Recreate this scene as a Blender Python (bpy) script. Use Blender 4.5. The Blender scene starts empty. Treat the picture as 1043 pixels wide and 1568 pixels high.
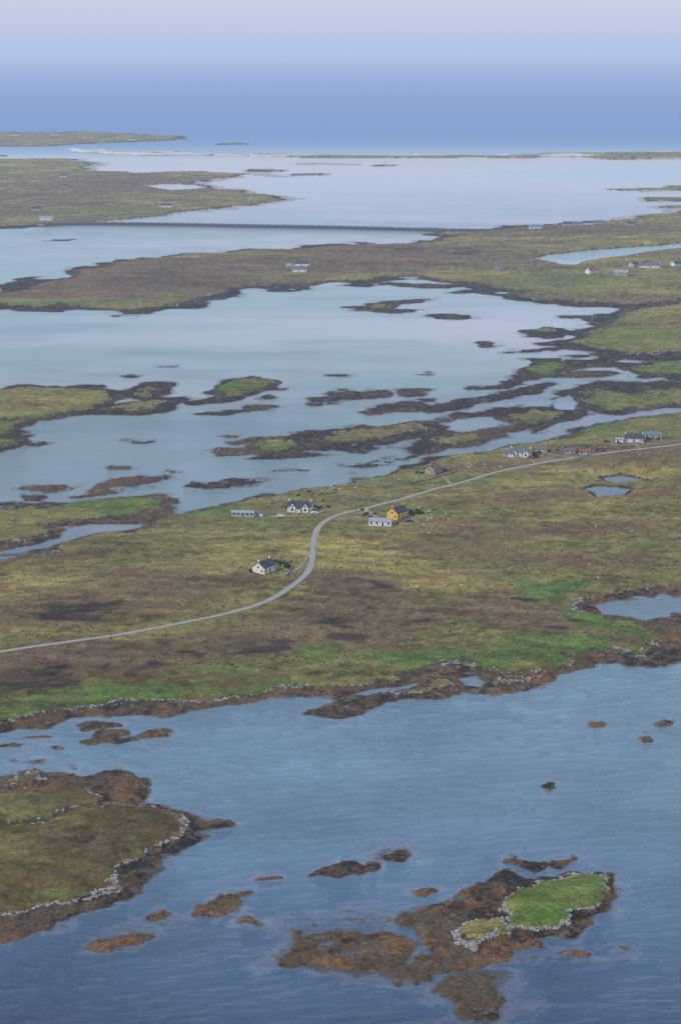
import bpy, math, random
import numpy as np
rng = np.random.RandomState(7); random.seed(7)
scene = bpy.context.scene
# ------------------------------------------------------------------ camera / survey
W, HH = 1043.0, 1568.0
LENS = 70.0
F = LENS/36.0*HH
CAMH = 250.0
HOR = 72.0
TH = math.atan((HH/2-HOR)/F)
cT, sT = math.cos(TH), math.sin(TH)
def world(u, v, z=0.0):
    """photo survey coordinates -> map metres at height z"""
    u = np.asarray(u, float); v = np.asarray(v, float)
    a = (u-W/2)/F; b = -(v-HH/2)/F
    dy = cT + b*sT; dz = -sT + b*cT
    t = (z-CAMH)/dz
    return a*t, dy*t
def chart(X, Y):
    dy, dz = Y, -CAMH
    zf = dy*cT - dz*sT; yu = dy*sT + dz*cT
    return W/2 + F*X/zf, HH/2 - F*yu/zf
cd = bpy.data.cameras.new("camera"); cam = bpy.data.objects.new("camera", cd)
scene.collection.objects.link(cam); scene.camera = cam
cam.location = (0, 0, CAMH); cam.rotation_euler = (math.pi/2-TH, 0, 0)
cd.lens = LENS; cd.sensor_width = 36; cd.clip_start = 1; cd.clip_end = 1e6
scene.view_settings.view_transform = 'Standard'; scene.view_settings.look = 'None'
scene.view_settings.exposure = 0
def lin(r, g, b):
    o = []
    for c in (r, g, b):
        c = c/255.0
        o.append(c/12.92 if c <= 0.04045 else ((c+0.055)/1.055)**2.4)
    return np.array(o)
# ------------------------------------------------------------------ noise
TBL = rng.rand(1024, 1024).astype(np.float32)
def vnoise(x, y, seed):
    x = x + seed*37.3; y = y + seed*91.7
    xi = np.floor(x); yi = np.floor(y)
    fx = (x-xi).astype(np.float32); fy = (y-yi).astype(np.float32)
    ix = xi.astype(np.int64) & 1023; iy = yi.astype(np.int64) & 1023
    ix1 = (ix+1) & 1023; iy1 = (iy+1) & 1023
    fx = fx*fx*(3-2*fx); fy = fy*fy*(3-2*fy)
    a = TBL[ix, iy]; b = TBL[ix1, iy]; c = TBL[ix, iy1]; d = TBL[ix1, iy1]
    return ((a*(1-fx)+b*fx)*(1-fy) + (c*(1-fx)+d*fx)*fy)*2-1
def fbm(X, Y, wl, octs=4, seed=1, gain=0.5):
    s = 0; a = 1; tot = 0
    for k in range(octs):
        ang = 0.6*k+seed; c, q = math.cos(ang), math.sin(ang)
        s = s + a*vnoise((X*c-Y*q)/wl, (X*q+Y*c)/wl, seed+k*3)
        tot += a; a *= gain; wl *= 0.5
    return s/tot*1.5
def aniso(X, Y, wl, octs, seed, gain, kx):
    """streaky fbm elongated east-west"""
    s = 0; a = 1; tot = 0
    for k in range(octs):
        s = s + a*vnoise((X+.25*Y)*kx/wl, (Y-.08*X)/wl, seed+k*3)
        tot += a; a *= gain; wl *= 0.5
    return s/tot*1.6
def sstep(a, b, x):
    t = np.clip((x-a)/(b-a), 0, 1); return t*t*(3-2*t)
# ------------------------------------------------------------------ survey of coasts
LAND = []   # pts, cap height, rise dist, weed fringe (m)
def land(pts, cap, rise, w): LAND.append((pts, cap, rise, w))
# main croft island
MAIN = [(-500,905),(-60,880),(0,872),(60,857),(100,840),(160,827),(215,819),(245,806),(265,792),(300,786),(350,779),(390,768),(430,757),(470,749),(520,743),(560,731),(610,722),(655,713),(700,702),(760,695),(800,684),(850,673),(900,661),(950,647),(1000,639),(1043,634),(1150,620),(1500,595),
 (1500,930),(1150,915),(1043,903),(1000,905),(950,909),(905,911),(880,918),(862,934),(880,943),(920,946),(960,953),(1000,964),(1018,978),(1012,992),(985,1003),(950,995),(915,1001),(870,1016),(820,1026),(775,1031),(740,1020),(700,1017),(650,1024),(600,1040),(540,1049),(480,1050),(430,1053),(380,1063),(330,1071),(280,1079),(230,1084),(180,1084),(130,1090),(60,1098),(20,1108),(0,1115),(-80,1132),(-500,1160)]
land(MAIN, 2.4, 30, 8)
land([(-500,800),(-60,790),(0,783),(60,779),(120,773),(180,766),(230,763),(265,766),(255,778),(200,785),(140,792),(100,799),(60,806),(75,822),(40,830),(-60,834),(-500,840)], 1.5, 40, 12)
land([(-500,612),(-60,602),(0,600),(50,594),(100,598),(150,601),(172,608),(160,620),(130,630),(85,636),(55,642),(0,645),(-60,648),(-500,655)], 2, 50, 16)
land([(-500,655),(-20,650),(30,646),(50,652),(30,660),(0,668),(-500,672)], 1.5, 40, 12)
land([(-500,680),(-60,676),(0,673),(28,676),(15,683),(-40,688),(-500,692)], 1, 40, 12)
land([(325,602),(345,590),(375,584),(410,586),(418,594),(385,604),(350,611),(330,611)], 3, 30, 9)
land([(390,680),(410,672),(440,672),(455,682),(440,694),(415,695),(395,688)], 1.5, 30, 9)
land([(512,660),(535,656),(560,660),(620,650),(640,657),(600,672),(550,680),(520,675)], .5, 40, 14)
land([(170,632),(205,617),(240,612),(235,622),(200,634)], .3, 30, 12)
land([(205,600),(235,592),(250,596),(225,606)], .3, 30, 12)
# long peninsula
land([(-500,470),(-60,458),(0,450),(50,440),(90,430),(130,418),(170,408),(220,397),(290,389),(370,386),(470,382),(520,376),(640,373),(690,366),(745,352),(830,346),(900,343),(960,337),(1043,327),(1150,315),(1500,300),
 (1500,452),(1150,456),(1043,458),(960,465),(900,463),(850,459),(800,451),(755,446),(735,434),(690,429),(640,424),(580,426),(540,431),(480,435),(430,438),(380,442),(330,453),(290,463),(250,470),(200,476),(140,471),(100,462),(75,470),(40,466),(-60,463),(-500,480)], 3, 60, 24)
# eastern shore
land([(1500,450),(1150,457),(1043,462),(990,472),(965,482),(935,498),(905,513),(880,526),(900,534),(950,538),(1000,542),(1043,540),(1150,536),(1500,520)], 2, 50, 22)
land([(812,566),(830,553),(865,553),(875,566),(850,576),(822,576)], 1.5, 30, 12)
land([(975,566),(1000,556),(1043,553),(1150,550),(1500,540),(1500,565),(1150,575),(1043,580),(1000,578)], 2, 40, 14)
land([(890,604),(925,600),(960,606),(1043,600),(1150,592),(1500,575),(1500,600),(1150,613),(1043,619),(980,622),(930,628),(905,620)], 1.5, 40, 16)
land([(800,640),(830,628),(865,628),(860,640),(820,652),(800,650)], 1.5, 30, 12)
land([(665,680),(690,670),(740,668),(750,674),(720,684),(680,688)], .5, 30, 11)
land([(560,472),(585,464),(615,466),(600,474)], .3, 30, 14)
land([(800,506),(825,501),(850,505),(830,511)], .3, 30, 14)
# distant
land([(-500,243),(-60,243),(0,243),(100,244),(150,251),(118,262),(200,264),(300,264),(365,267),(345,273),(310,278),(300,283),(310,291),(360,294),(405,300),(425,305),(370,314),(300,321),(240,328),(180,336),(80,342),(0,348),(-60,350),(-500,360)], 4, 150, 20)
land([(-500,203),(-60,203),(100,203),(200,205),(270,208),(275,214),(230,216),(170,219),(100,222),(0,224),(-500,228)], 5, 200, 25)
land([(90,228),(200,232),(350,235.5),(550,239),(740,237.5),(880,234.5),(1043,232),(1500,228),(1500,243),(1043,243.5),(930,243),(880,239),(740,241),(550,242.5),(350,239.5),(200,236),(120,233)], 5, 100, 8)
for u, v, w_, h_ in [(1025,306,60,5),(1040,288,50,5),(990,290,90,3),(1060,318,90,7),(700,358,80,5),(590,254,50,1.6),(350,221,40,1.2),(480,267,40,1.6),(400,262,60,1.6),(960,340,60,5)]:
    land([(u+w_/2*math.cos(t), v+h_/2*math.sin(t)) for t in np.linspace(0, 2*math.pi, 9)[:-1]], .8, 60, 14)
# foreground
land([(-500,1225),(-60,1217),(0,1216),(60,1206),(125,1206),(148,1222),(150,1237),(100,1247),(50,1257),(0,1266),(-60,1270),(-500,1290)], 2.0, 12, 4)
land([(-500,1190),(-40,1190),(0,1190),(50,1181),(60,1187),(20,1197),(-40,1203),(-500,1210)], .8, 8, 3)
land([(-500,1310),(-60,1290),(0,1282),(60,1266),(110,1252),(160,1243),(225,1238),(262,1246),(275,1264),(262,1288),(240,1306),(205,1322),(175,1330),(180,1345),(165,1367),(120,1382),(60,1397),(0,1412),(-60,1428),(-500,1500)], 2.6, 14, 5)
land([(762,1402),(775,1384),(800,1364),(830,1349),(868,1340),(905,1343),(930,1356),(934,1370),(912,1388),(880,1402),(850,1418),(815,1430),(785,1420)], 2.8, 7, 3)
land([(690,1452),(700,1432),(730,1420),(765,1415),(780,1428),(750,1445),(715,1458)], .35, 5, 3)
land([(600,1062),(660,1050),(700,1052),(735,1048),(790,1040),(825,1036),(800,1046),(740,1056),(690,1058),(640,1064)], .4, 8, 8)
WEED = []
def weed(pts, top=0.40, edge=2.5, patch=0.7): WEED.append((pts, top, edge, patch))
def sk(u, v, w_, h_, tilt=0.0, top=0.38, edge=2.0, patch=0.8):
    if 340 < v < 780: top, patch = .22, .8
    t = np.linspace(0, 2*math.pi, 13)[:-1]
    c, s = math.cos(math.radians(tilt)), math.sin(math.radians(tilt))
    WEED.append(([(u+w_/2*math.cos(a)*c+h_/2*math.sin(a)*s, v-w_/2*math.cos(a)*s+h_/2*math.sin(a)*c) for a in t], top, edge, patch))
weed([(480,1098),(495,1084),(515,1073),(530,1064),(600,1050),(660,1036),(700,1030),(760,1040),(850,1033),(830,1048),(780,1056),(700,1061),(650,1070),(600,1080),(560,1096),(520,1104)], .45, 3, .5)
weed([(-500,1200),(0,1182),(60,1178),(105,1178),(120,1190),(160,1183),(200,1180),(235,1194),(215,1210),(190,1226),(170,1245),(100,1255),(-500,1300)], .36, 2, .7)
weed([(-500,1530),(0,1448),(60,1425),(120,1405),(190,1378),(238,1350),(262,1315),(290,1285),(352,1265),(340,1252),(300,1246),(270,1238),(220,1236),(100,1262),(-500,1330)], .4, 2, .6)
weed([(618,1412),(650,1392),(690,1372),(735,1347),(770,1337),(810,1345),(870,1334),(935,1342),(956,1364),(925,1388),(870,1420),(830,1436),(812,1448),(775,1462),(735,1478),(700,1494),(650,1513),(612,1504),(612,1488),(640,1468),(645,1445),(622,1432)], .38, 2, .65)
weed([(455,1416),(500,1406),(560,1402),(590,1420),(620,1446),(622,1470),(590,1486),(520,1482),(480,1486),(430,1489),(428,1480),(455,1460),(462,1440)], .05, 1.5, .75)
weed([(685,1525),(705,1508),(735,1498),(752,1503),(752,1530),(735,1548),(700,1555),(690,1545)], .05, 1.5, .75)
weed([(855,925),(900,908),(1043,900),(1150,900),(1150,912),(1000,916),(915,918),(890,930)], .4, 3, .3)
weed([(990,955),(1020,940),(1043,938),(1150,930),(1150,1000),(1043,985),(1020,995)], .4, 3, .5)
weed([(60,832),(100,800),(200,785),(270,764),(292,772),(265,790),(225,800),(230,818),(200,822),(150,800),(110,808),(90,826),(30,850),(-60,862),(-60,850)], .3, 5, .55)
for a in [(838,1210,34,12,12),(927,1105,32,7,4),(1036,1110,36,13,0),(995,1130,26,6,25),(525,1328,118,13,5),(615,1310,56,18,8),(805,1325,54,18,0),(860,1317,44,11,0),(640,1364,38,10,6),(875,1466,38,10,4),(812,1452,50,16,20),
 (345,1383,100,20,18),(392,1412,26,10,0),(248,1404,36,7,12),(178,1440,106,15,9),(415,1341,34,4,5),(943,1441,28,6,0),(150,1117,60,10,4),(180,1133,80,18,0),(228,1124,66,10,12),(100,1143,26,7,0),(15,1146,40,5,0),(60,1130,50,6,4),(40,1165,40,5,0),(220,1193,30,9,0),
 (255,560,44,4,0),(590,476,90,10,0),(610,463,100,10,5),(655,458,40,4,0),(685,488,72,6,0),(820,508,90,10,0),(745,528,24,3,0),(800,540,50,6,5),(850,535,50,10,10),(640,436,130,8,0),(715,432,90,10,0),(180,402,30,3,0),(95,367,40,3,0),(15,440,40,6,0),(60,475,80,6,-3),
 (215,577,26,4,0),(70,596,60,6,0),(130,592,60,6,0),(240,598,66,14,8),(200,622,90,14,16),(50,680,50,8,6),(300,615,40,7,0),(390,628,70,10,10),(340,636,80,10,4),(440,596,50,6,5),(415,612,40,5,0),(210,672,24,2.5,0),
 (530,575,20,2.5,0),(640,574,30,3,0),(515,612,100,20,6),(575,604,60,8,4),(640,600,60,12,4),(625,617,110,14,8),(590,628,90,10,4),(670,626,110,14,3),(740,612,110,14,8),(790,605,60,9,5),(700,640,90,13,8),(640,650,120,10,5),(770,632,110,14,8),(800,596,100,12,10),(745,592,70,8,8),(790,578,80,16,5),(850,560,110,24,5),(920,556,110,12,0),(960,545,80,9,5),(900,575,80,9,3),(930,590,60,6,0),(970,600,110,14,3),(900,612,120,20,5),(940,622,90,18,10),(850,640,110,22,10),(770,656,90,14,10),(830,655,60,10,10),(720,672,110,22,6),(650,668,80,12,5),(600,662,140,14,6),(560,668,160,24,6),(470,672,110,22,8),(500,684,90,8,4),(420,684,110,26,8),(350,692,50,16,0),(440,700,120,7,5),(380,675,60,8,5),(480,660,50,6,0),(360,667,50,3,0),
 (345,741,110,11,5),(205,741,120,16,6),(75,748,90,11,6),(45,762,50,6,4),(180,718,46,5,0),(395,734,24,3,0),(235,735,60,8,10),(150,756,80,5,4),(450,722,60,3,0),(560,708,60,4,6),(620,700,50,4,5),(1010,590,110,9,0),(1000,556,60,6,0),(905,520,60,8,10),(950,490,60,10,14),(935,500,70,5,0),(880,486,50,3,0),(975,470,60,6,0),
 (400,268,70,3,0),(440,271,60,2,0),(500,252,90,1.5,0),(300,291,120,3,0),(410,305,60,3,0),(330,272,90,2,0),(240,212,80,3,0),(660,350,80,4,0),(690,372,80,4,0)]:
    sk(*a)
POND = []
def pond(pts, depth=1.0): POND.append((pts, depth))
pond([(812,396),(850,389),(900,383),(960,379),(1043,371),(1150,362),(1500,340),(1500,362),(1150,378),(1043,379),(970,388),(910,399),(870,408),(840,400)])
pond([(897,749),(920,746),(968,748),(950,757),(915,760)], .5)
pond([(922,733),(950,728),(985,737),(940,741)], .5)
pond([(1028,828),(1050,826),(1060,831),(1040,833)], .5)
pond([(905,932),(930,922),(1000,920),(1020,930),(1025,945),(985,952),(960,944),(920,942)], .6)
pond([(100,815),(130,805),(220,799),(222,806),(190,813),(140,822),(60,842),(30,848),(-500,870),(-500,850),(0,843),(60,832),(95,824)], 1)
pond([(700,1042),(730,1036),(745,1044),(735,1056),(712,1054)], .5)
pond([(530,1063),(560,1055),(640,1046),(650,1050),(600,1058),(560,1064)], .5)
pond([(845,612),(870,606),(890,618),(880,628),(850,624)], .5)
pond([(225,285),(260,281),(300,283),(310,288),(270,291),(240,289)], .5)
def prep(L):
    out = []
    for item in L:
        p = np.array(item[0], float); x, y = world(p[:, 0], p[:, 1])
        out.append((np.stack([x, y], 1),)+tuple(item[1:]))
    return out
LANDW, WEEDW, PONDW = prep(LAND), prep(WEED), prep(POND)
def sdf(P, X, Y):
    """signed distance, + inside"""
    d2 = np.full(X.shape, 1e12); ins = np.zeros(X.shape, bool)
    n = len(P)
    for i in range(n):
        ax, ay = P[i]; bx, by = P[(i+1) % n]
        ex, ey = bx-ax, by-ay
        wx, wy = X-ax, Y-ay
        t = np.clip((wx*ex+wy*ey)/(ex*ex+ey*ey+1e-9), 0, 1)
        dx, dy = wx-ex*t, wy-ey*t
        np.minimum(d2, dx*dx+dy*dy, out=d2)
        if ay != by:
            c = ((ay > Y) != (by > Y)) & (X < ex*(Y-ay)/ey+ax)
            ins ^= c
    return np.where(ins, 1, -1)*np.sqrt(d2)
def sub(P, X, Y, pad):
    return np.nonzero((X > P[:, 0].min()-pad) & (X < P[:, 0].max()+pad) & (Y > P[:, 1].min()-pad) & (Y < P[:, 1].max()+pad))[0]
def terrain(X, Y):
    """returns height, coast distance (inside land), noises"""
    X = np.asarray(X, float).ravel(); Y = np.asarray(Y, float).ravel()
    D = np.hypot(X, Y)
    wx = np.zeros_like(X); wy = np.zeros_like(X)
    for k, wl in enumerate([240, 120, 60, 30, 15, 7.5, 3.7, 1.8]):
        f = np.clip(D*0.028/wl, 0, 1)**2
        f = np.where(wl > D*0.05, 0, f)
        wx += 0.20*wl*f*vnoise(X/wl, Y/wl, 11+k); wy += 0.32*wl*f*vnoise(X/wl, Y/wl, 31+k)
    far = Y > 30000
    WX = np.where(far, X, X+wx); WY = np.where(far, Y, Y+wy)
    h = np.full(X.shape, -4.0); coast = np.full(X.shape, -500.0)
    nz = fbm(X, Y, 9, 5, 5, .68); nb = fbm(X, Y, 38, 3, 8)
    # patchiness gets its scale from the size of the reef: small inshore rocks, broad outer reefs
    nmid = aniso(X, Y, 34, 5, 6, .65, .55); tt = sstep(1000, 1700, D)
    nw = nz*(1-tt)+nmid*tt
    hill = fbm(X, Y, 140, 3, 3)
    for P, cap, rise, w in LANDW:
        pad = w*4+20
        ix = sub(P, WX, WY, pad)
        if not len(ix): continue
        d = sdf(P, WX[ix], WY[ix])
        ww = w*(1+0.7*nb[ix]).clip(.25, 2)
        hi = 1.15 + cap*(1-np.exp(-np.maximum(d, 0)/rise))*(1+0.45*hill[ix]) + .35*nb[ix]*sstep(0, rise, d)
        lo = 1.15*(1+np.minimum(d, 0)/ww)
        lo = np.where(lo < 0, lo*0.8, lo)
        g = np.where(d > 0, hi, lo + 0.45*nw[ix]*sstep(0, -0.15*w, d)*(lo > -1))
        h[ix] = np.maximum(h[ix], g)
        coast[ix] = np.maximum(coast[ix], d)
    for P, top, edge, patch in WEEDW:
        ix = sub(P, WX, WY, 60)
        if not len(ix): continue
        d = sdf(P, WX[ix], WY[ix])
        sc = np.maximum(D[ix]/700.0, 1)
        g = (top+.15)*np.tanh(d/(edge*sc)) + patch*nw[ix]*np.exp(-np.maximum(-d, 0)/(6*sc)) - .05 - np.maximum(-d-4*sc, 0)*.05
        g = np.where(g > .2, .2+(g-.2)*.7, g)
        h[ix] = np.maximum(h[ix], g)
    for P, dep in PONDW:
        ix = sub(P, WX, WY, 40)
        if not len(ix): continue
        d = sdf(P, X[ix]+.5*wx[ix], Y[ix]+.5*wy[ix])
        g = np.where(d > 0, -np.minimum(d*.15+.1, dep), .15-d*.20)
        h[ix] = np.minimum(h[ix], g)
    # rough rocks at coast
    rk = np.exp(-(coast/4.0)**2)
    h = h + rk*0.40*fbm(X, Y, 3.0, 3, 17)*(h > .2)
    h = h + np.where(coast > 3, 0.16*fbm(X, Y, 6, 3, 23), 0)
    return h, coast, nz, nb
def ground(u, v):
    z = 0.0
    for _ in range(6):
        x, y = world(u, v, z); z = max(float(terrain([x], [y])[0][0]), 0)
    return float(x), float(y), z
# ------------------------------------------------------------------ grid
def grid(us, vs):
    U, V = np.meshgrid(us, vs)
    X, Y = world(U, V)
    return X.ravel(), Y.ravel(), len(us), len(vs)
def mesh_grid(name, X, Y, Z, nu, nv):
    me = bpy.data.meshes.new(name)
    n = nu*nv
    co = np.stack([X, Y, Z], 1).astype(np.float32).ravel()
    i = np.arange(n).reshape(nv, nu)
    q = np.stack([i[1:, :-1], i[1:, 1:], i[:-1, 1:], i[:-1, :-1]], -1).reshape(-1, 4)
    nf = len(q)
    me.vertices.add(n); me.vertices.foreach_set("co", co)
    me.loops.add(nf*4); me.loops.foreach_set("vertex_index", q.ravel().astype(np.int32))
    me.polygons.add(nf)
    me.polygons.foreach_set("loop_start", (np.arange(nf)*4).astype(np.int32))
    me.polygons.foreach_set("use_smooth", np.ones(nf, bool))
    me.update(calc_edges=True); me.validate()
    ob = bpy.data.objects.new(name, me); scene.collection.objects.link(ob)
    return ob
def set_col(ob, name, C):
    a = ob.data.attributes.new(name, 'FLOAT_COLOR', 'POINT')
    A = np.ones((len(C), 4), np.float32); A[:, :3] = C
    a.data.foreach_set("color", A.ravel())
us = np.concatenate([[-9000,-5000,-2800,-1600,-1000,-700], np.arange(-520,-100,5), np.arange(-100,1143,1.35), np.arange(1143,1560,5), [1750,2100,2700,3800,6000,10000]])
vs = np.concatenate([[72.8,74,76,79,83,89,97,108,125,145,165,185], np.arange(198,360,1.0), np.arange(360,1640,1.4), np.arange(1642,1900,8), [1950,2100,2400,3000]])
X, Y, nu, nv = grid(us, vs)
h, coast, nz, nb = terrain(X, Y)
# ---- colour
def mix(a, b, t):
    t = np.clip(t, 0, 1)[:, None]; return a*(1-t)+b*t
U0, V0 = chart(X, Y)
N = len(X)
wxa = fbm(X, Y, 55, 4, 111, .6); wya = fbm(X, Y, 55, 4, 121, .6)
U, V = chart(X+28*wxa, Y+28*wya)
n1 = fbm(X, Y, 90, 5, 41, .6); n2 = aniso(X, Y, 26, 5, 47, .66, .5); n3 = fbm(X, Y, 4, 4, 53, .75); n4 = aniso(X, Y, 44, 6, 59, .66, .4)
n5 = aniso(X, Y, 12, 5, 61, .7, .35)
def blobs(L):
    s = np.zeros(N)
    for u, v, ru, rv, w in L:
        q = ((U-u)/ru)**2+((V-v)/rv)**2
        s = np.maximum(s, w*np.exp(-q*1.1))
    return s
brown = blobs([(100,935,150,35,.9),(60,1030,220,45,1.1),(300,1010,260,40,1.1),(580,930,160,50,1),(820,940,90,40,.9),(590,975,80,35,1.1),(350,905,120,18,.7),(720,960,120,25,.9),(200,1000,260,25,1.1),(900,990,80,16,.6),(200,430,300,30,1.4),(500,405,200,20,1.3),(620,392,160,14,1.3),(700,385,80,12,1.1),(80,1320,140,45,1.3),(200,1265,60,20,1.2),(40,1230,120,14,.6),(430,400,120,12,.8),(900,870,160,25,.6),(980,700,90,14,.7),(880,355,200,10,1.1),(200,285,160,16,.8),(60,310,160,16,.7),(700,830,130,40,.55),(880,790,140,30,.55),(30,625,60,8,.8),(60,865,90,14,.5),(480,1000,60,30,.7)])
dark = blobs([(105,940,100,20,1),(600,912,60,12,1.1),(575,968,60,28,1.1),(345,1010,90,12,1.2),(440,1008,60,12,1),(820,930,50,9,1),(190,1018,14,22,.7),(60,1035,60,14,1),(110,1050,80,10,.8),(300,1030,70,10,.8),(700,390,60,8,.9),(610,384,60,4,.8),(180,925,60,20,.9),(810,980,60,10,.7),(870,968,40,7,.8),(100,860,60,10,.3),(170,1260,60,20,.7),(250,1050,180,8,.6),(30,1320,60,20,.6),(200,425,120,8,.6),(330,405,90,5,.5)])
green = blobs([(240,1066,220,18,1.2),(60,1085,160,16,1.2),(420,1042,90,20,1.1),(530,1012,50,30,1.1),(640,1008,90,16,.9),(800,1004,130,18,1.1),(960,975,90,20,1.0),(850,905,50,30,.7),(420,810,140,30,.8),(620,740,130,20,.65),(150,775,160,16,.8),(560,780,70,14,.6),(420,878,40,14,.9),(640,805,100,10,.5),(860,435,140,14,.9),(990,520,90,22,.8),(150,465,120,5,.8),(900,430,160,25,.6),(850,1385,120,60,1.3),(850,655,200,14,.6),(980,850,90,30,.4),(140,1345,40,14,1.0),(60,1285,50,8,.4),(10,1250,90,20,.5),(235,1255,24,8,.6),(740,1440,50,16,.4),(150,325,160,10,.6),(60,660,60,20,.8),(370,597,60,16,1),(20,625,80,10,.3),(840,565,60,16,.8),(1010,566,60,14,.9),(970,610,120,12,.7),(1000,660,120,14,.7),(20,1395,90,10,.4)])
cgreen = np.exp(-(np.maximum(coast, 0)/14.0)**2)*.5*np.where(Y < 780, .4, 1)
yel = blobs([(740,890,180,22,.9),(620,860,120,30,.7),(900,790,160,40,.7),(940,725,80,14,1),(330,860,160,30,.6),(100,880,150,25,.7),(1000,760,90,20,.8),(520,900,60,12,.6)])
olive, ygreen, brn, drk, grn, lgr = lin(124,118,66), lin(150,136,74), lin(114,95,66), lin(60,49,42), lin(78,105,42), lin(110,127,62)
col = np.tile(olive, (N, 1))
col = mix(col, ygreen, sstep(-.3, .8, n1*.7+yel*1.1+.55*n2-.2))
col = mix(col, brn, sstep(.05, .75, brown+.7*n4+.4*n2))
col = mix(col, lin(106,94,76), sstep(1500, 2200, Y)*(Y < 4500)*.45*sstep(-.3, .4, n4+.4*brown))
col = mix(col, lin(94,78,46), (Y < 780)*(X < -20)*sstep(-.6, .3, n2+.3)*.85)
col = mix(col, grn, sstep(.38, .98, green*.95+cgreen*(1-brown*.6)+.5*n2+.2*n1)*.9)
col = mix(col, lgr, sstep(.2, .9, green*.6+.7*fbm(X,Y,16,4,71))*.5*(green > .1))
col = mix(col, drk, sstep(.42, .82, dark+.6*n4+.45*n5-.12))
col = mix(col, drk*1.25, sstep(.35, .8, n5+.25*brown+.2*n3)*.6)
col = mix(col, brn*.8, sstep(.3, .9, n4+.4*n5)*.5)
# old cultivation ridges / peat banks
rid = np.sin((X*.25+Y*.97)/2.6+3*vnoise(X/60, Y/60, 5))
col = col*(1+.16*rid*sstep(-.1, .5, n1))[:, None]
col = col*(1+.52*n3+.30*n2+.36*n5)[:, None].clip(.3, 1.9)
# rock and weed bands by height
midY = sstep(950, 1350, Y)
orange, wbrn, wdark = lin(116,88,56), lin(92,76,55), lin(48,43,36)
orm, wbm = lin(90,74,54), lin(68,59,48)
wc = mix(np.tile(wbrn, (N, 1)), orange, sstep(-.3, .6, fbm(X, Y, 12, 4, 81)))
wcm = mix(np.tile(wbm, (N, 1)), orm, sstep(-.3, .6, fbm(X, Y, 40, 4, 82)))
wc = mix(wc, wcm, midY)
wc = mix(wc, wdark, sstep(-.05, .65, n3*.8+.5*nb+.3*midY))
wc = mix(wc, lin(112,108,94), sstep(.45, .8, fbm(X, Y, 5, 3, 84, .7))*.6)
wc = wc*(1+.4*fbm(X, Y, 1.6, 3, 86, .7))[:, None].clip(.45, 1.6)
rocklt, rockdk = lin(150,147,138), lin(60,56,50)
rn = fbm(X, Y, 2.6, 3, 91, .7)
rc = mix(np.tile(rockdk, (N, 1)), rocklt, sstep(-.1, .6, rn))
bw = sstep(.94, 1.06, h+.10*nz)
base = mix(wc, rc, bw*sstep(-.4, .3, nb+.6*n3+.45*(Y < 780)-.45*midY))
veg = sstep(1.10, 1.22, h+.12*n3+.10*np.clip(nb, -1, 1)+np.where(coast > 6, .5, 0))*(coast > -1.5)
C = mix(base, col, veg)
C = mix(C, rc, sstep(.8, 1.0, fbm(X, Y, 7, 4, 99, .7)*.9+.25*n1)*.4*veg*(V0 > 500))
sand = lin(222,216,202)
C = mix(C, sand, sstep(60, 10, coast)*(V0 < 240)*(V0 > 227)*(U0 > 60)*.9)
C = mix(C, sand*.9, (h < .7)*(V0 < 345)*(V0 > 226)*.55)
C = np.where((h < -.3)[:, None], lin(90,85,60), C)
ter = mesh_grid("terrain", X, Y, h, nu, nv)
set_col(ter, "Col", C)
# ---- water sheet
us2 = np.concatenate([[-9000,-5000,-2800,-1600,-1000,-700], np.arange(-520,-100,12), np.arange(-100,1143,2.2), np.arange(1143,1560,12), [1750,2100,2700,3800,6000,10000]])
vs2 = np.concatenate([[72.8,74,76,79,83,89,97,108,125,145,165,185], np.arange(198,360,1.8), np.arange(360,1000,2.2), np.arange(1000,1640,1.5), np.arange(1642,1900,14), [1950,2100,2400,3000]])
Xw, Yw, nu2, nv2 = grid(us2, vs2)
hw, cw, nzw, nbw = terrain(Xw, Yw)
Uw, Vw = chart(Xw, Yw)
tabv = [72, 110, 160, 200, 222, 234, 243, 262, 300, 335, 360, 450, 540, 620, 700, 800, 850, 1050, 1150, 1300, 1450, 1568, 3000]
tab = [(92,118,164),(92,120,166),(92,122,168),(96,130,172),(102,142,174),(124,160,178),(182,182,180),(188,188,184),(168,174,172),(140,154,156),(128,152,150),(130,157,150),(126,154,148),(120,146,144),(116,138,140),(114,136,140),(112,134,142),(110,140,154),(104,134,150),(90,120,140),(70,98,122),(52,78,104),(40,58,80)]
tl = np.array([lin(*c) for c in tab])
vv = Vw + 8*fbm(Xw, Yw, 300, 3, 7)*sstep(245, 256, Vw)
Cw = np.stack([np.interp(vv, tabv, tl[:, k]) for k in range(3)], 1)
ns = fbm(Xw*.35, Yw, 160, 4, 15); ns2 = fbm(Xw*.3, Yw, 45, 4, 19)
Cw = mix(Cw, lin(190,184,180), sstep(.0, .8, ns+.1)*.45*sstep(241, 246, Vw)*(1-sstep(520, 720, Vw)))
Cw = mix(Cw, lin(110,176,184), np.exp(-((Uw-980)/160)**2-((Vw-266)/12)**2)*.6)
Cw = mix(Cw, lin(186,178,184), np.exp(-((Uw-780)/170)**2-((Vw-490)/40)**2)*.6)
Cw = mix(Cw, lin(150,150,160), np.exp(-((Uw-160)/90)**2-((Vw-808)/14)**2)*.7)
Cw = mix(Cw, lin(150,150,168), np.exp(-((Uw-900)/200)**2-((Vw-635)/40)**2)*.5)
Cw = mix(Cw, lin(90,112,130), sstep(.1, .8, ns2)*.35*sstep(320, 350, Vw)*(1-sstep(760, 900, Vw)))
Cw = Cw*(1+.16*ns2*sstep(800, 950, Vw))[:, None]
near = (Vw > 840)
Cw = mix(Cw, lin(140,146,152), sstep(-.6, -.25, hw+.25*nzw)*.3*near)
Cw = mix(Cw, lin(66,59,47), sstep(-.35, -.02, hw)*.8)
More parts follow.
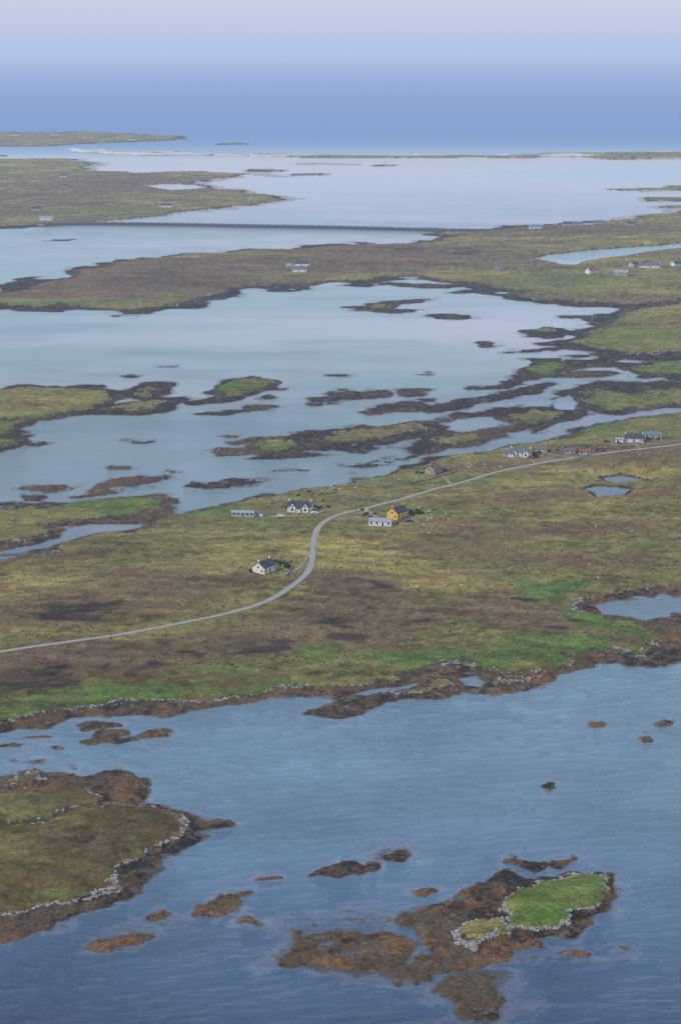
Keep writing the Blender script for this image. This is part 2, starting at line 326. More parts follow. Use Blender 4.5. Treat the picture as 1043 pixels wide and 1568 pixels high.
# wind chop on the open channel, modelled as real waves
ca, sa = math.cos(math.radians(14)), math.sin(math.radians(14))
Xr, Yr = Xw*ca+Yw*sa, -Xw*sa+Yw*ca
chop = vnoise(Xr/9.0+1.5*vnoise(Xw/40, Yw/40, 3), Yr/3.2, 201)*.6+vnoise(Xr/5.0, Yr/2.0, 205)*.35+vnoise(Xr/22, Yr/8.0, 209)*.6
zw = .13*chop*(1-sstep(800, 1000, Yw))*(Yw > 430)*(Uw > -100)*(Uw < 1143)
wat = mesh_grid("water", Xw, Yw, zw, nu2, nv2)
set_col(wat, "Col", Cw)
# ------------------------------------------------------------------ materials
def newmat(name):
    m = bpy.data.materials.new(name); m.use_nodes = True
    nt = m.node_tree; return m, nt, nt.nodes["Principled BSDF"]
def nd(nt, t, **k):
    n = nt.nodes.new(t)
    for a, b in k.items(): setattr(n, a, b)
    return n
def noise(nt, scale, detail=4, rough=.6, vec=None):
    n = nd(nt, "ShaderNodeTexNoise"); n.inputs["Scale"].default_value = scale
    n.inputs["Detail"].default_value = detail; n.inputs["Roughness"].default_value = rough
    if vec is not None: nt.links.new(vec, n.inputs["Vector"])
    return n
def ramp(nt, src, a, b, lo=0., hi=1.):
    r = nd(nt, "ShaderNodeMapRange"); nt.links.new(src, r.inputs[0])
    for i, x in enumerate((a, b, lo, hi)): r.inputs[i+1].default_value = x
    return r
def mul(nt, a, b):
    n = nd(nt, "ShaderNodeMath", operation='MULTIPLY'); nt.links.new(a, n.inputs[0]); nt.links.new(b, n.inputs[1]); return n
m, nt, bs = newmat("moorland")
geo = nd(nt, "ShaderNodeNewGeometry"); at = nd(nt, "ShaderNodeAttribute", attribute_name="Col")
nA = noise(nt, .9, 6, .75, geo.outputs["Position"]); r = ramp(nt, nA.outputs[0], .3, .7, .4, 1.55)
mx = nd(nt, "ShaderNodeVectorMath", operation='SCALE')
nt.links.new(at.outputs["Color"], mx.inputs[0]); nt.links.new(r.outputs[0], mx.inputs["Scale"])
nt.links.new(mx.outputs[0], bs.inputs["Base Color"]); bs.inputs["Roughness"].default_value = .95
bs.inputs["Specular IOR Level"].default_value = .08
bp = nd(nt, "ShaderNodeBump"); bp.inputs["Strength"].default_value = 1; bp.inputs["Distance"].default_value = 1.2
nB = noise(nt, .5, 7, .7, geo.outputs["Position"]); nt.links.new(nB.outputs[0], bp.inputs["Height"]); nt.links.new(bp.outputs[0], bs.inputs["Normal"])
ter.data.materials.append(m)
m, nt, bs = newmat("sea_water")
geo = nd(nt, "ShaderNodeNewGeometry"); at = nd(nt, "ShaderNodeAttribute", attribute_name="Col")
sep = nd(nt, "ShaderNodeSeparateXYZ"); nt.links.new(geo.outputs["Position"], sep.inputs[0])
nt.links.new(at.outputs["Color"], bs.inputs["Base Color"])
bs.inputs["IOR"].default_value = 1.33
mp = nd(nt, "ShaderNodeMapping"); mp.inputs["Rotation"].default_value = (0, 0, math.radians(-14)); mp.inputs["Scale"].default_value = (.30, 1, 1)
nt.links.new(geo.outputs["Position"], mp.inputs["Vector"])
w1 = noise(nt, .36, 5, .62, mp.outputs[0]); w2 = noise(nt, .02, 3, .5, geo.outputs["Position"])
rr = ramp(nt, w2.outputs[0], .35, .65, .05, .12); nt.links.new(rr.outputs[0], bs.inputs["Roughness"])
bp = nd(nt, "ShaderNodeBump"); bp.inputs["Distance"].default_value = 3.5
rs = ramp(nt, w2.outputs[0], .35, .65, .55, 1.0)
shelter = ramp(nt, sep.outputs[1], 700, 1800, 1.0, .08)   # sheltered sound is calmer than the open channel
mm = mul(nt, rs.outputs[0], shelter.outputs[0])
nt.links.new(mm.outputs[0], bp.inputs["Strength"])
nt.links.new(w1.outputs[0], bp.inputs["Height"]); nt.links.new(bp.outputs[0], bs.inputs["Normal"])
# open ocean beyond the barrier beach: wind-roughened, mostly body colour
df = nd(nt, "ShaderNodeBsdfDiffuse"); nt.links.new(at.outputs["Color"], df.inputs[0])
ocean = ramp(nt, sep.outputs[1], 4300, 5600, .30, .85)
inner = ramp(nt, sep.outputs[1], 900, 1300, .0, 1.0); om = mul(nt, ocean.outputs[0], inner.outputs[0])
msh = nd(nt, "ShaderNodeMixShader")
nt.links.new(om.outputs[0], msh.inputs[0]); nt.links.new(bs.outputs[0], msh.inputs[1]); nt.links.new(df.outputs[0], msh.inputs[2])
nt.links.new(msh.outputs[0], nt.nodes["Material Output"].inputs[0])
wat.data.materials.append(m)
MC = {}
def pm(name, rgb, rough=.85, var=.25, sc=1.5, spec=.3):
    if name in MC: return MC[name]
    m, nt, bs = newmat(name)
    g = nd(nt, "ShaderNodeNewGeometry"); n = noise(nt, sc, 5, .65, g.outputs["Position"])
    r = ramp(nt, n.outputs[0], .3, .7, 1-var, 1+var)
    mx = nd(nt, "ShaderNodeVectorMath", operation='SCALE'); mx.inputs[0].default_value = tuple(rgb)
    nt.links.new(r.outputs[0], mx.inputs["Scale"]); nt.links.new(mx.outputs[0], bs.inputs["Base Color"])
    bs.inputs["Roughness"].default_value = rough; bs.inputs["Specular IOR Level"].default_value = spec
    MC[name] = m; return m
# ------------------------------------------------------------------ generic mesh
def mk(name, verts, faces, mat, parent=None, smooth=False):
    me = bpy.data.meshes.new(name); me.from_pydata([tuple(map(float, v)) for v in verts], [], faces); me.update()
    ob = bpy.data.objects.new(name, me); scene.collection.objects.link(ob)
    if mat: me.materials.append(mat)
    if parent: ob.parent = parent
    return ob
class B:
    def __init__(s): s.v = []; s.f = []
    def box(s, x0, x1, y0, y1, z0, z1):
        o = len(s.v)
        s.v += [(x0,y0,z0),(x1,y0,z0),(x1,y1,z0),(x0,y1,z0),(x0,y0,z1),(x1,y0,z1),(x1,y1,z1),(x0,y1,z1)]
        s.f += [tuple(o+i for i in q) for q in [(0,3,2,1),(4,5,6,7),(0,1,5,4),(1,2,6,5),(2,3,7,6),(3,0,4,7)]]
    def ob(s, name, mat, parent=None): return mk(name, s.v, s.f, mat, parent)
glass = pm("window_glass", (.02,.025,.03), .15, .1, 1, .6)
def house(u, v, L, Wd, yaw, wall, roof, name="cottage", wh=2.6, rise=2.2, chim=2, gables=0, porch=False, nwin=3):
    x, y, z = ground(u, v)
    e = bpy.data.objects.new(name, None); scene.collection.objects.link(e)
    e.location = (x, y, z+.1); e.rotation_euler = (0, 0, math.radians(yaw)); e.empty_display_size = 2
    l, w = L/2, Wd/2
    vs_ = [(-l,-w,-2),(l,-w,-2),(l,w,-2),(-l,w,-2),(-l,-w,wh),(l,-w,wh),(l,w,wh),(-l,w,wh),(-l,0,wh+rise-.05),(l,0,wh+rise-.05)]
    mk("walls", vs_, [(0,1,5,4),(2,3,7,6),(1,2,6,9,5),(3,0,4,8,7)], wall, e)
    o, t = .25, .14; sl = rise/w
    a = []
    for s in (-1, 1):
        a += [(-l-o, s*(w+o), wh-o*sl+.05),(l+o, s*(w+o), wh-o*sl+.05),(l+o, 0, wh+rise+.05),(-l-o, 0, wh+rise+.05)]
    a += [(p[0], p[1], p[2]+t) for p in a]
    f = [(8,9,10,11),(12,15,14,13),(0,3,2,1),(4,5,6,7),(0,1,9,8),(5,4,12,13),(1,2,10,9),(6,5,13,14),(3,0,8,11),(4,7,15,12)]
    mk("roof", a, f, roof, e)
    wn, fr = B(), B()
    for s in (-1, 1):
        xs = np.linspace(-l+1.4, l-1.4, nwin)
        for i, xx in enumerate(xs):
            if s == -1 and i == nwin//2: continue
            if s == -1 and gables and abs(abs(xx)-l*.55) < 1.0: continue
            y0 = s*(w+.03)
            wn.box(xx-.5, xx+.5, min(s*w-.02*s, y0), max(s*w-.02*s, y0), .9, 2.0)
            fr.box(xx-.62, xx+.62, min(s*w, s*(w+.06)), max(s*w, s*(w+.06)), .78, .9)
    for s in (-1, 1):
        wn.box(min(s*l, s*(l+.03)), max(s*l, s*(l+.03)), -.45, .45, wh-.3, wh+.7)
        wn.box(min(s*l, s*(l+.03)), max(s*l, s*(l+.03)), -w*.6-.4, -w*.6+.4, .9, 1.9)
    if gables:   # projecting front gables
        db, dr = [], []; fb, frf = [], []
        for xx in (-l*.55, l*.55):
            g, p = 1.7, w+1.1
            o_ = len(db); gz = wh+rise*.88
            db += [(xx-g,-p,-2),(xx+g,-p,-2),(xx+g,-p,wh),(xx-g,-p,wh),(xx,-p,gz),(xx-g,-w+.4,-2),(xx+g,-w+.4,-2),(xx+g,-w+.4,wh),(xx-g,-w+.4,wh)]
            fb += [tuple(o_+i for i in q) for q in [(0,1,2,4,3),(1,6,7,2),(5,0,3,8)]]
            o_ = len(dr)
            dr += [(xx-g-.2,-p-.2,wh-.15),(xx,-p-.2,gz+.12),(xx+g+.2,-p-.2,wh-.15),(xx-g-.2,-w*.9,wh-.15),(xx,-.25,gz+.12),(xx+g+.2,-w*.9,wh-.15)]
            frf += [(o_,o_+1,o_+4,o_+3),(o_+1,o_+2,o_+5,o_+4)]
            wn.box(xx-.6, xx+.6, -p-.03, -p+.01, .8, 2.1); wn.box(xx-.4, xx+.4, -p-.03, -p+.01, wh+.1, wh+.9)
        mk("front_gables", db, fb, wall, e); mk("gable_roofs", dr, frf, roof, e)
    wn.ob("windows", glass, e); fr.ob("window_sills", pm("painted_sill", (.6,.6,.58)), e)
    d = B(); xx = np.linspace(-l+1.4, l-1.4, nwin)[nwin//2]; d.box(xx-.45, xx+.45, -w-.05, -w, 0, 2.05); d.ob("door", pm("door_paint", (.08,.10,.12)), e)
    if porch:
        p = B(); p.box(xx-1.1, xx+1.1, -w-1.6, -w-.06, -2, 2.1); p.ob("porch", wall, e)
        mk("porch_roof", [(xx-1.3,-w-1.8,2.1),(xx+1.3,-w-1.8,2.1),(xx+1.3,-w-.02,2.1),(xx-1.3,-w-.02,2.1),(xx,-w-1.8,2.9),(xx,-w-.02,2.9)], [(0,1,4),(1,2,5,4),(2,3,5),(3,0,4,5),(0,3,2,1)], roof, e)
    if chim:
        c = B()
        for s in ((-1, 1) if chim == 2 else (1,)):
            c.box(s*(l-.45)-.4, s*(l-.45)+.4, -.35, .35, wh+rise-.4, wh+rise+1.0)
            c.box(s*(l-.45)-.12, s*(l-.45)+.12, -.12, .12, wh+rise+1.0, wh+rise+1.35)
        c.ob("chimneys", wall, e)
    return e
white = pm("white_harling", (.72,.71,.67), .9, .08); cream = pm("cream_harling", (.74,.68,.54), .9, .08)
yellow = pm("yellow_render", (.68,.45,.08), .9, .1); grey = pm("grey_render", (.42,.42,.42), .9, .15); stone = pm("stone_wall", (.36,.30,.24), .95, .35, 2)
slate = pm("slate_roof", (.05,.052,.06), .7, .3, 2); lslate = pm("weathered_slate", (.13,.13,.14), .8, .3, 2); tin = pm("tin_roof", (.30,.31,.33), .6, .2, .8)
redt = pm("red_roof", (.25,.08,.06), .8, .2); blue = pm("blue_roof", (.10,.20,.36), .7, .2); teal = pm("teal_roof", (.10,.20,.21), .7, .2); brownr = pm("brown_tile_roof", (.16,.11,.09), .8, .25)
house(405, 875, 10, 7, 57, cream, slate, wh=2.9, rise=2.6)
house(460, 782, 13, 7, -10, white, slate, gables=1, porch=True, nwin=5, wh=2.8, rise=2.5)
house(373, 790, 12.5, 4.5, -6, grey, tin, "croft_outbuilding", 2.1, .8, 0, nwin=5)
house(397, 790, 4, 3.5, 0, white, lslate, "shed", 2.0, .7, 0, nwin=1)
house(583, 804, 12, 5.5, -12, white, tin, "croft_outbuilding", 2.5, 1.2, 0, nwin=4)
house(609, 792, 10, 7, 52, yellow, slate, wh=3.3, rise=2.6)
house(664, 724, 9, 6.5, 55, stone, brownr, nwin=3, wh=2.6)
house(797, 698, 13, 7, -12, white, lslate, gables=1, nwin=4)
house(779, 699, 6, 4, -5, white, lslate, "shed", 2.2, 1, 0, nwin=1)
house(830, 692, 6, 4, -10, grey, lslate, "shed", 2.1, 1, 0, nwin=1)
house(895, 696, 7, 4, -5, grey, redt, "shed", 2.1, 1, 0, nwin=2)
house(872, 694, 6, 3.5, -5, grey, lslate, "shed", 2.1, .8, 0, nwin=2)
house(970, 676, 12, 7, -8, white, slate, nwin=3)
house(999, 671, 11, 6, -6, grey, teal, "croft_outbuilding", 2.8, 1.6, 0, nwin=3)
house(948, 677, 5, 3.5, -5, white, tin, "shed", 2, .8, 0, nwin=1)
for a in [(463,407,18,9,-8,white,slate),(459,416,16,8,-8,white,lslate),(443,411,6,5,0,grey,tin),(907,418,14,9,30,white,redt),(970,408,10,8,40,grey,slate),(994,410,24,8,-5,white,lslate),(950,421,15,8,-5,grey,tin),(1037,407,13,9,20,white,slate),(765,411,9,7,0,grey,lslate),(778,366,9,6,0,grey,lslate),
          (256,317,18,9,-5,white,slate),(248,316,8,7,0,white,lslate),(72,337,20,9,-10,white,tin),(57,322,16,9,0,grey,slate),(100,286,12,8,0,grey,slate),(98,271,14,9,0,white,slate),(5,241,20,10,0,white,slate),
          (820,350,18,11,0,white,blue),(870,345,16,9,0,grey,slate),(883,345,16,9,0,grey,lslate),(900,344,16,9,0,white,slate),(917,343,14,9,0,grey,lslate),
          (85,207,26,12,0,white,lslate),(25,207,26,12,0,white,slate),(203,214,28,14,0,white,slate),(160,213,24,12,0,grey,slate),(1090,420,14,8,0,white,slate),(965,345,12,8,0,grey,slate)]:
    house(*a[:5], a[5], a[6], nwin=3, wh=2.9, rise=2.4)
# ------------------------------------------------------------------ roads
def catmull(pts, step):
    pts = np.array(pts, float); out = []
    P = np.vstack([2*pts[0]-pts[1], pts, 2*pts[-1]-pts[-2]])
    for i in range(1, len(P)-2):
        n = max(2, int(np.linalg.norm(P[i+1]-P[i])/step))
        for t in np.linspace(0, 1, n, endpoint=False):
            out.append(.5*((2*P[i])+(-P[i-1]+P[i+1])*t+(2*P[i-1]-5*P[i]+4*P[i+1]-P[i+2])*t*t+(-P[i-1]+3*P[i]-3*P[i+1]+P[i+2])*t**3))
    out.append(pts[-1]); return np.array(out)
def wpath(px, step, fix=True):
    p = []
    for u, v in px:
        x, y, z = ground(u, v); p.append((x, y))
    return catmull(p, step)
def ribbon(name, px, width, mat, lift=.18, step=3.0, verge=None, wob=0):
    c = wpath(px, step)
    t = np.gradient(c, axis=0); t /= np.linalg.norm(t, axis=1)[:, None]+1e-9
    n = np.stack([-t[:, 1], t[:, 0]], 1)
    n = n*(1+wob*vnoise(c[:, 0]/7, c[:, 1]/7, 3))[:, None]
    offs = np.array([-.5, -.17, .17, .5])*width
    hs = np.max([terrain(c[:, 0]+n[:, 0]*o, c[:, 1]+n[:, 1]*o)[0] for o in list(offs)+[0]], axis=0)
    k = np.ones(5)/5; hs = np.maximum(np.convolve(np.pad(hs, 2, mode='edge'), k, 'valid'), hs-.03)
    vs_, fs = [], []
    prof = [(-.5*width-.9, -.9), (-.5*width, 0), (-.17*width, .05), (.17*width, .05), (.5*width, 0), (.5*width+.9, -.9)]
    for i in range(len(c)):
        for o, dz in prof: vs_.append((c[i, 0]+n[i, 0]*o, c[i, 1]+n[i, 1]*o, hs[i]+lift+dz))
    for i in range(len(c)-1):
        for j in range(5):
            a = i*6+j; fs.append((a, a+1, a+7, a+6))
    ob = mk(name, vs_, fs, mat)
    ob.data.materials.append(verge or mat)
    for k_, p in enumerate(ob.data.polygons):
        if k_ % 5 in (0, 4): p.material_index = 1
    return ob
asph = pm("weathered_asphalt", (.29,.28,.26), .95, .2, .6, .1); vergem = pm("road_verge", (.15,.13,.055), .95, .5, .8, .1)
track = pm("gravel_track", (.25,.21,.15), .95, .4, .8, .1); peat = pm("peat_track", (.17,.14,.09), .95, .4, .8, .1)
ribbon("road", [(-120,1014),(-50,1004),(0,998),(50,991),(100,984),(150,977),(200,969),(250,960),(300,950),(350,939),(400,924),(432,908),(460,888),(475,870),(479,850),(481,828),(487,809),(502,796),(520,788),(540,783),(570,776),(610,766),(660,751),(700,741),(750,726),(800,715),(860,704),(920,695),(980,688),(1043,680),(1110,672),(1250,658)], 3.1, asph, .12, verge=vergem, wob=.12)
ribbon("track", [(481,843),(472,852),(460,868),(440,878),(422,881)], 1.8, track, .05, 2, wob=.4)
ribbon("track", [(540,783),(525,782),(500,781),(475,787),(440,790),(410,791)], 1.8, track, .05, 2, wob=.4)
ribbon("track", [(560,779),(570,786),(580,794),(592,806)], 1.8, track, .05, 2, wob=.4)
ribbon("track", [(690,743),(685,735),(676,727)], 1.8, track, .05, 2, wob=.4)
ribbon("track", [(820,712),(815,704),(805,700)], 1.8, track, .05, 2, wob=.4)
ribbon("track", [(980,688),(975,682),(970,679)], 1.8, track, .05, 2, wob=.4)
ribbon("track", [(225,1009),(270,1014),(320,1019),(370,1025),(400,1030)], .9, peat, 0, 2, wob=.6)
ribbon("track", [(820,409),(850,412),(900,420),(960,417),(1043,412),(1150,405)], 2.2, peat, .05, 12, wob=.3)
# ------------------------------------------------------------------ causeway
def causeway():
    px = [(70,343),(120,342),(200,342.5),(300,344),(400,346),(500,347.5),(600,350),(680,352),(750,353)]
    c = catmull([world(u, v, 2.0) for u, v in px], 10)
    c = np.array([[float(a), float(b)] for a, b in c])
    t = np.gradient(c, axis=0); t /= np.linalg.norm(t, axis=1)[:, None]; n = np.stack([-t[:, 1], t[:, 0]], 1)
    e = bpy.data.objects.new("causeway", None); scene.collection.objects.link(e)
    prof = [(-12,-1.5),(-8.5,1.0),(-5,3.1),(5,3.1),(8.5,1.0),(12,-1.5)]
    vs_, fs = [], []
    for i in range(len(c)):
        for j, (o, z) in enumerate(prof):
            jj = (random.random()-.5)*(1.6 if j not in (2, 3) else .3)
            vs_.append((c[i, 0]+n[i, 0]*(o+jj), c[i, 1]+n[i, 1]*(o+jj), z+jj*.25))
    for i in range(len(c)-1):
        for j in range(5):
            a = i*6+j; fs.append((a, a+1, a+7, a+6))
    mk("rock_embankment", vs_, fs, pm("dark_boulder_rock", (.05,.048,.05), .95, .5, .5), e)
    vs_, fs = [], []
    for i in range(len(c)):
        for o in (-3.2, 3.2): vs_.append((c[i, 0]+n[i, 0]*o, c[i, 1]+n[i, 1]*o, 3.35))
    for i in range(len(c)-1): fs.append((i*2, i*2+1, i*2+3, i*2+2))
    mk("roadway", vs_, fs, asph, e)
    b = B()
    for s in (-4.1, 4.1):
        for i in range(len(c)):
            x, y = c[i]+n[i]*s; b.box(x-4.6, x+4.6, y-.3, y+.3, 2.9, 4.0)
    b.ob("parapet", pm("concrete_parapet", (.2,.2,.2), .9, .3), e)
causeway()
# ------------------------------------------------------------------ boulders, tufts, shrubs, walls
def rocks(name, pts, smin, smax, mat, sq=.6):
    n = len(pts); pts = np.asarray(pts)
    phi = (1+5**.5)/2
    ico = np.array([(-1,phi,0),(1,phi,0),(-1,-phi,0),(1,-phi,0),(0,-1,phi),(0,1,phi),(0,-1,-phi),(0,1,-phi),(phi,0,-1),(phi,0,1),(-phi,0,-1),(-phi,0,1)])/1.9
    fc = np.array([(0,11,5),(0,5,1),(0,1,7),(0,7,10),(0,10,11),(1,5,9),(5,11,4),(11,10,2),(10,7,6),(7,1,8),(3,9,4),(3,4,2),(3,2,6),(3,6,8),(3,8,9),(4,9,5),(2,4,11),(6,2,10),(8,6,7),(9,8,1)])
    s = smin+(smax-smin)*rng.rand(n)**2.5
    j = ico[None]*(1+.35*(rng.rand(n, 12, 1)-.5)*2)
    j = j*np.stack([s*(.7+.6*rng.rand(n)), s*(.7+.6*rng.rand(n)), s*sq], 1)[:, None, :]
    a = rng.rand(n)*6.28; c, q = np.cos(a)[:, None], np.sin(a)[:, None]
    P = np.stack([pts[:, 0:1]+j[:, :, 0]*c-j[:, :, 1]*q, pts[:, 1:2]+j[:, :, 0]*q+j[:, :, 1]*c, pts[:, 2:3]+j[:, :, 2]+.1*s[:, None]], 2).reshape(-1, 3)
    Fc = (fc[None]+(np.arange(n)*12)[:, None, None]).reshape(-1, 3)
    return mk(name, P.tolist(), Fc.tolist(), mat)
lrock = pm("lichen_rock", (.26,.25,.23), .95, .6, .8, .1); drock = pm("dark_rock", (.09,.078,.06), .95, .5, 1.2, .1)
rn2 = fbm(X, Y, 14, 3, 140)
sel = np.nonzero((h > .95) & (h < 1.25) & (np.abs(coast) < 1.6) & (Y < 1000) & (U0 > -60) & (U0 < 1110) & (nb+.8*rn2 > -.05))[0]
sel = rng.permutation(sel)[:2600]
rocks("shore_boulders", np.stack([X[sel], Y[sel], h[sel]-.15], 1), .2, .8, lrock)
sel = np.nonzero((h > .3) & (h < .95) & (Y < 1300) & (U0 > -60) & (U0 < 1110) & (rn2 > .15))[0]
sel = rng.permutation(sel)[:4200]
rocks("seaweed_rocks", np.stack([X[sel], Y[sel], h[sel]-.15], 1), .2, .7, drock)
sel = np.nonzero((h > 1.5) & (coast > 4) & (Y < 1250) & (Y > 780) & (U0 > -60) & (U0 < 1110) & (n5+.5*brown > .15))[0]
sel = rng.permutation(sel)[:8000]
rocks("heather_tufts", np.stack([X[sel], Y[sel], h[sel]-.1], 1), .2, .8, pm("heather", (.07,.062,.032), .95, .6, .3, .05), .45)
pts = []
for u, v, ru, rv, n in [(660,800,60,12,40),(640,790,30,8,20),(560,790,30,10,14),(530,745,70,10,35),(620,732,60,10,30),(430,870,30,10,10),(720,900,140,30,14),(900,850,120,50,12),(400,765,40,8,24),(700,715,60,8,30),(860,690,80,8,40),(250,830,120,20,8),(940,690,60,8,26)]:
    for _ in range(n):
        a, b = u+ru*rng.randn()*.6, v+rv*rng.randn()*.6
        x, y = world(a, b, 2); pts.append([float(x), float(y)])
pts = np.array(pts); hz = terrain(pts[:, 0], pts[:, 1]); k = hz[1] > 3
rocks("field_boulders", np.column_stack([pts[k], hz[0][k]]), .2, .75, pm("field_rock", (.42,.41,.37), .95, .3, 1.2, .1))
def shrubs(name, spots, mat):
    V_, F_ = [], []
    for u, v, ru, rv, n, s in spots:
        for _ in range(n):
            x, y = world(u+ru*rng.randn()*.6, v+rv*rng.randn()*.6, 2); x, y = float(x), float(y)
            z = float(terrain([x], [y])[0][0])
            if z < 1.2: continue
            sz = s*(.6+.7*random.random())
            for _ in range(70):
                d = rng.randn(3); d /= np.linalg.norm(d); d[2] = abs(d[2])
                c = np.array([x, y, z])+d*sz*np.array([1, 1, .75])*(.55+.5*random.random())
                a, b = rng.randn(3), rng.randn(3); a *= .28*sz/np.linalg.norm(a); b *= .28*sz/np.linalg.norm(b)
                o = len(V_); V_ += [c-a, c+b, c+a, c-b]; F_.append((o, o+1, o+2, o+3))
    mk(name, V_, F_, mat)
shrubs("shrubs", [(434,870,12,5,12,1.4),(388,880,6,3,5,1.0),(487,778,12,3,8,1.2),(440,780,8,2,5,1.0),(630,788,10,4,10,1.5),(599,803,10,3,4,1.0),(560,787,16,6,6,1.1),(682,722,14,4,8,1.3),(648,726,8,3,4,1.1),(818,698,12,4,8,1.4),(985,674,16,3,8,1.6),(500,760,40,6,9,.9),(860,692,50,6,16,1.1),(940,678,20,4,6,1.2)], pm("shrub_foliage", (.035,.06,.018), .9, .4, 1.5))
def wall(name, px, hgt=1.1, wd=.6, mat=stone):
    c = wpath(px, 2.0); hs = terrain(c[:, 0], c[:, 1])[0]
    t = np.gradient(c, axis=0); t /= np.linalg.norm(t, axis=1)[:, None]+1e-9; n = np.stack([-t[:, 1], t[:, 0]], 1)
    vs_, fs = [], []
    for i in range(len(c)):
        j = 1+.3*(random.random()-.5)
        for o, z in ((-wd/2,-.4),(-wd/2*.7,hgt*j),(wd/2*.7,hgt*j),(wd/2,-.4)): vs_.append((c[i,0]+n[i,0]*o, c[i,1]+n[i,1]*o, hs[i]+z))
    for i in range(len(c)-1):
        for j in range(3): a = i*4+j; fs.append((a, a+1, a+5, a+4))
    mk(name, vs_, fs, mat)
dst = pm("drystone", (.20,.19,.16), .95, .4, 1.5)
wall("drystone_wall", [(497,745),(520,752),(545,760),(575,762)], .7, mat=dst)
wall("drystone_wall", [(545,737),(600,742),(650,736),(700,722)], .7, mat=dst)
wall("drystone_wall", [(425,859),(447,866),(440,882)], .7, mat=dst)
wall("drystone_wall", [(820,690),(870,700),(905,698)], .7, mat=dst)
def fence(px):
    c = wpath(px, 6.0); hs = terrain(c[:, 0], c[:, 1])[0]
    e = bpy.data.objects.new("wire_fence", None); scene.collection.objects.link(e)
    b = B()
    for (x, y), z in zip(c, hs): b.box(x-.07, x+.07, y-.07, y+.07, z-.3, z+1.2)
    b.ob("posts", pm("grey_timber", (.14,.12,.10)), e)
    vs_, fs = [], []
    for k_ in (.5, .8, 1.1):
        for i in range(len(c)-1):
            o = len(vs_); vs_ += [(c[i,0],c[i,1],hs[i]+k_),(c[i+1,0],c[i+1,1],hs[i+1]+k_),(c[i+1,0],c[i+1,1],hs[i+1]+k_+.03),(c[i,0],c[i,1],hs[i]+k_+.03)]
            fs.append((o,o+1,o+2,o+3))
    mk("wires", vs_, fs, pm("fence_wire", (.2,.2,.2)), e)
fence([(192,998),(193,1015),(188,1045)]); fence([(440,960),(380,985),(230,1010),(40,1003)]); fence([(700,741),(720,800),(735,860)]); fence([(480,1000),(500,930),(520,880)])
def pole(u, v):
    x, y, z = ground(u, v)
    e = bpy.data.objects.new("utility_pole", None); scene.collection.objects.link(e); e.location = (x, y, z)
    vs_, fs = [], []
    for k_ in range(8):
        a = k_*math.pi/4
        vs_ += [(.13*math.cos(a), .13*math.sin(a), -.5), (.09*math.cos(a), .09*math.sin(a), 7.5)]
    fs = [(2*k_, (2*k_+2) % 16, (2*k_+3) % 16, 2*k_+1) for k_ in range(8)]
    mk("post", vs_, fs, pm("pole_timber", (.20,.17,.14)), e)
    b = B(); b.box(-.9, .9, -.06, .06, 6.9, 7.05)
    for q in (-.8, 0, .8): b.box(q-.05, q+.05, -.05, .05, 7.05, 7.25)
    b.ob("crossarm", pm("pole_timber", (.1,.08,.06)), e)
for p in [(545,800),(600,758),(680,735),(760,715),(840,698),(925,688),(990,735)]: pole(*p)
def car(u, v, yaw, body):
    x, y, z = ground(u, v)
    e = bpy.data.objects.new("parked_car", None); scene.collection.objects.link(e); e.location = (x, y, z+.05); e.rotation_euler = (0, 0, math.radians(yaw))
    pr = [(-2.05,.35),(-2.1,.75),(-1.9,.95),(-1.55,1.0),(-1.1,1.42),(.45,1.45),(1.0,1.0),(1.9,.85),(2.1,.6),(2.05,.35)]
    vs_ = [(a, -.82 if b < 1.05 else -.62, b) for a, b in pr]+[(a, .82 if b < 1.05 else .62, b) for a, b in pr]
    n = len(pr); fs = [tuple(range(n-1, -1, -1)), tuple(range(n, 2*n))]+[(i, (i+1) % n, n+(i+1) % n, n+i) for i in range(n)]
    mk("body", vs_, fs, body, e)
    b = B(); b.box(-1.0, .45, -.80, .80, 1.03, 1.33); b.ob("windows", glass, e)
    w = B()
    for a in (-1.3, 1.3):
        for s in (-.75, .75):
            o = len(w.v)
            for q in (-.1, .1):
                for k_ in range(10): w.v.append((a+.32*math.cos(k_*.628), s+q, .32+.32*math.sin(k_*.628)))
            w.f += [tuple(o+k_ for k_ in range(10)), tuple(o+19-k_ for k_ in range(10))]+[(o+k_, o+(k_+1) % 10, o+10+(k_+1) % 10, o+10+k_) for k_ in range(10)]
    w.ob("wheels", pm("tyre", (.02,.02,.02)), e)
car(482, 787, 10, pm("white_paint", (.75,.75,.75), .4, .03)); car(625, 799, 30, pm("blue_paint", (.05,.1,.25), .4, .03)); car(812, 702, 0, pm("red_paint", (.35,.03,.02), .4, .03)); car(430, 792, 0, pm("white_paint", (.75,.75,.75)))
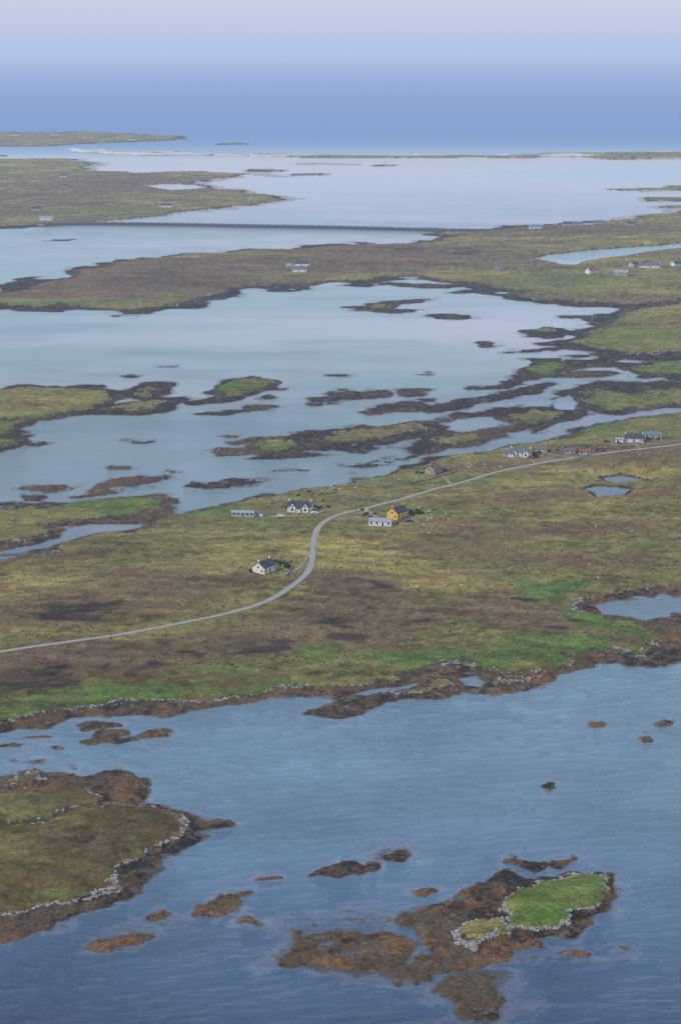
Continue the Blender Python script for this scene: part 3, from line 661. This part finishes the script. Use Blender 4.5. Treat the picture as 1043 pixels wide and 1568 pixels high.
# ------------------------------------------------------------------ haze (humid sea air, emission standing in for scattered daylight)
b = B(); b.box(-150000, 150000, -20000, 500000, -30, 330)
hz_ = b.ob("haze", None)
m = bpy.data.materials.new("sea_haze"); m.use_nodes = True; nt = m.node_tree; nt.nodes.clear()
out = nd(nt, "ShaderNodeOutputMaterial"); ab = nd(nt, "ShaderNodeVolumeAbsorption"); em = nd(nt, "ShaderNodeEmission"); ad = nd(nt, "ShaderNodeAddShader")
SIG = 1/17000.0
ab.inputs["Color"].default_value = (0, 0, 0, 1); ab.inputs["Density"].default_value = SIG
em.inputs["Color"].default_value = (*lin(178,197,233), 1); em.inputs["Strength"].default_value = SIG
nt.links.new(ab.outputs[0], ad.inputs[0]); nt.links.new(em.outputs[0], ad.inputs[1]); nt.links.new(ad.outputs[0], out.inputs["Volume"])
hz_.data.materials.append(m)
# ------------------------------------------------------------------ light: sky under a thin high veil of cloud
sv = np.array([-.78, -.30, .80]); sv /= np.linalg.norm(sv)
el = math.asin(sv[2]); rot = math.atan2(sv[0], sv[1])
w = bpy.data.worlds.new("World"); scene.world = w; w.use_nodes = True; nt = w.node_tree
bg = nt.nodes["Background"]; sky = nd(nt, "ShaderNodeTexSky", sky_type='NISHITA'); sky.sun_disc = False
sky.sun_elevation = el; sky.sun_rotation = rot; sky.dust_density = 1.0; sky.air_density = 1.0; sky.ozone_density = 1.5
veil = nd(nt, "ShaderNodeMix", data_type='RGBA'); veil.inputs[0].default_value = .58
nt.links.new(sky.outputs[0], veil.inputs[6]); veil.inputs[7].default_value = (4.3, 4.75, 6.9, 1)
nt.links.new(veil.outputs[2], bg.inputs[0]); bg.inputs[1].default_value = .147
sd = bpy.data.lights.new("sun", 'SUN'); sd.energy = 2.4; sd.angle = math.radians(2); sd.color = (1, .94, .84)
so = bpy.data.objects.new("sun", sd); scene.collection.objects.link(so)
from mathutils import Vector
so.rotation_euler = Vector(tuple(sv)).to_track_quat('Z', 'Y').to_euler()
print("verts", N, "done")
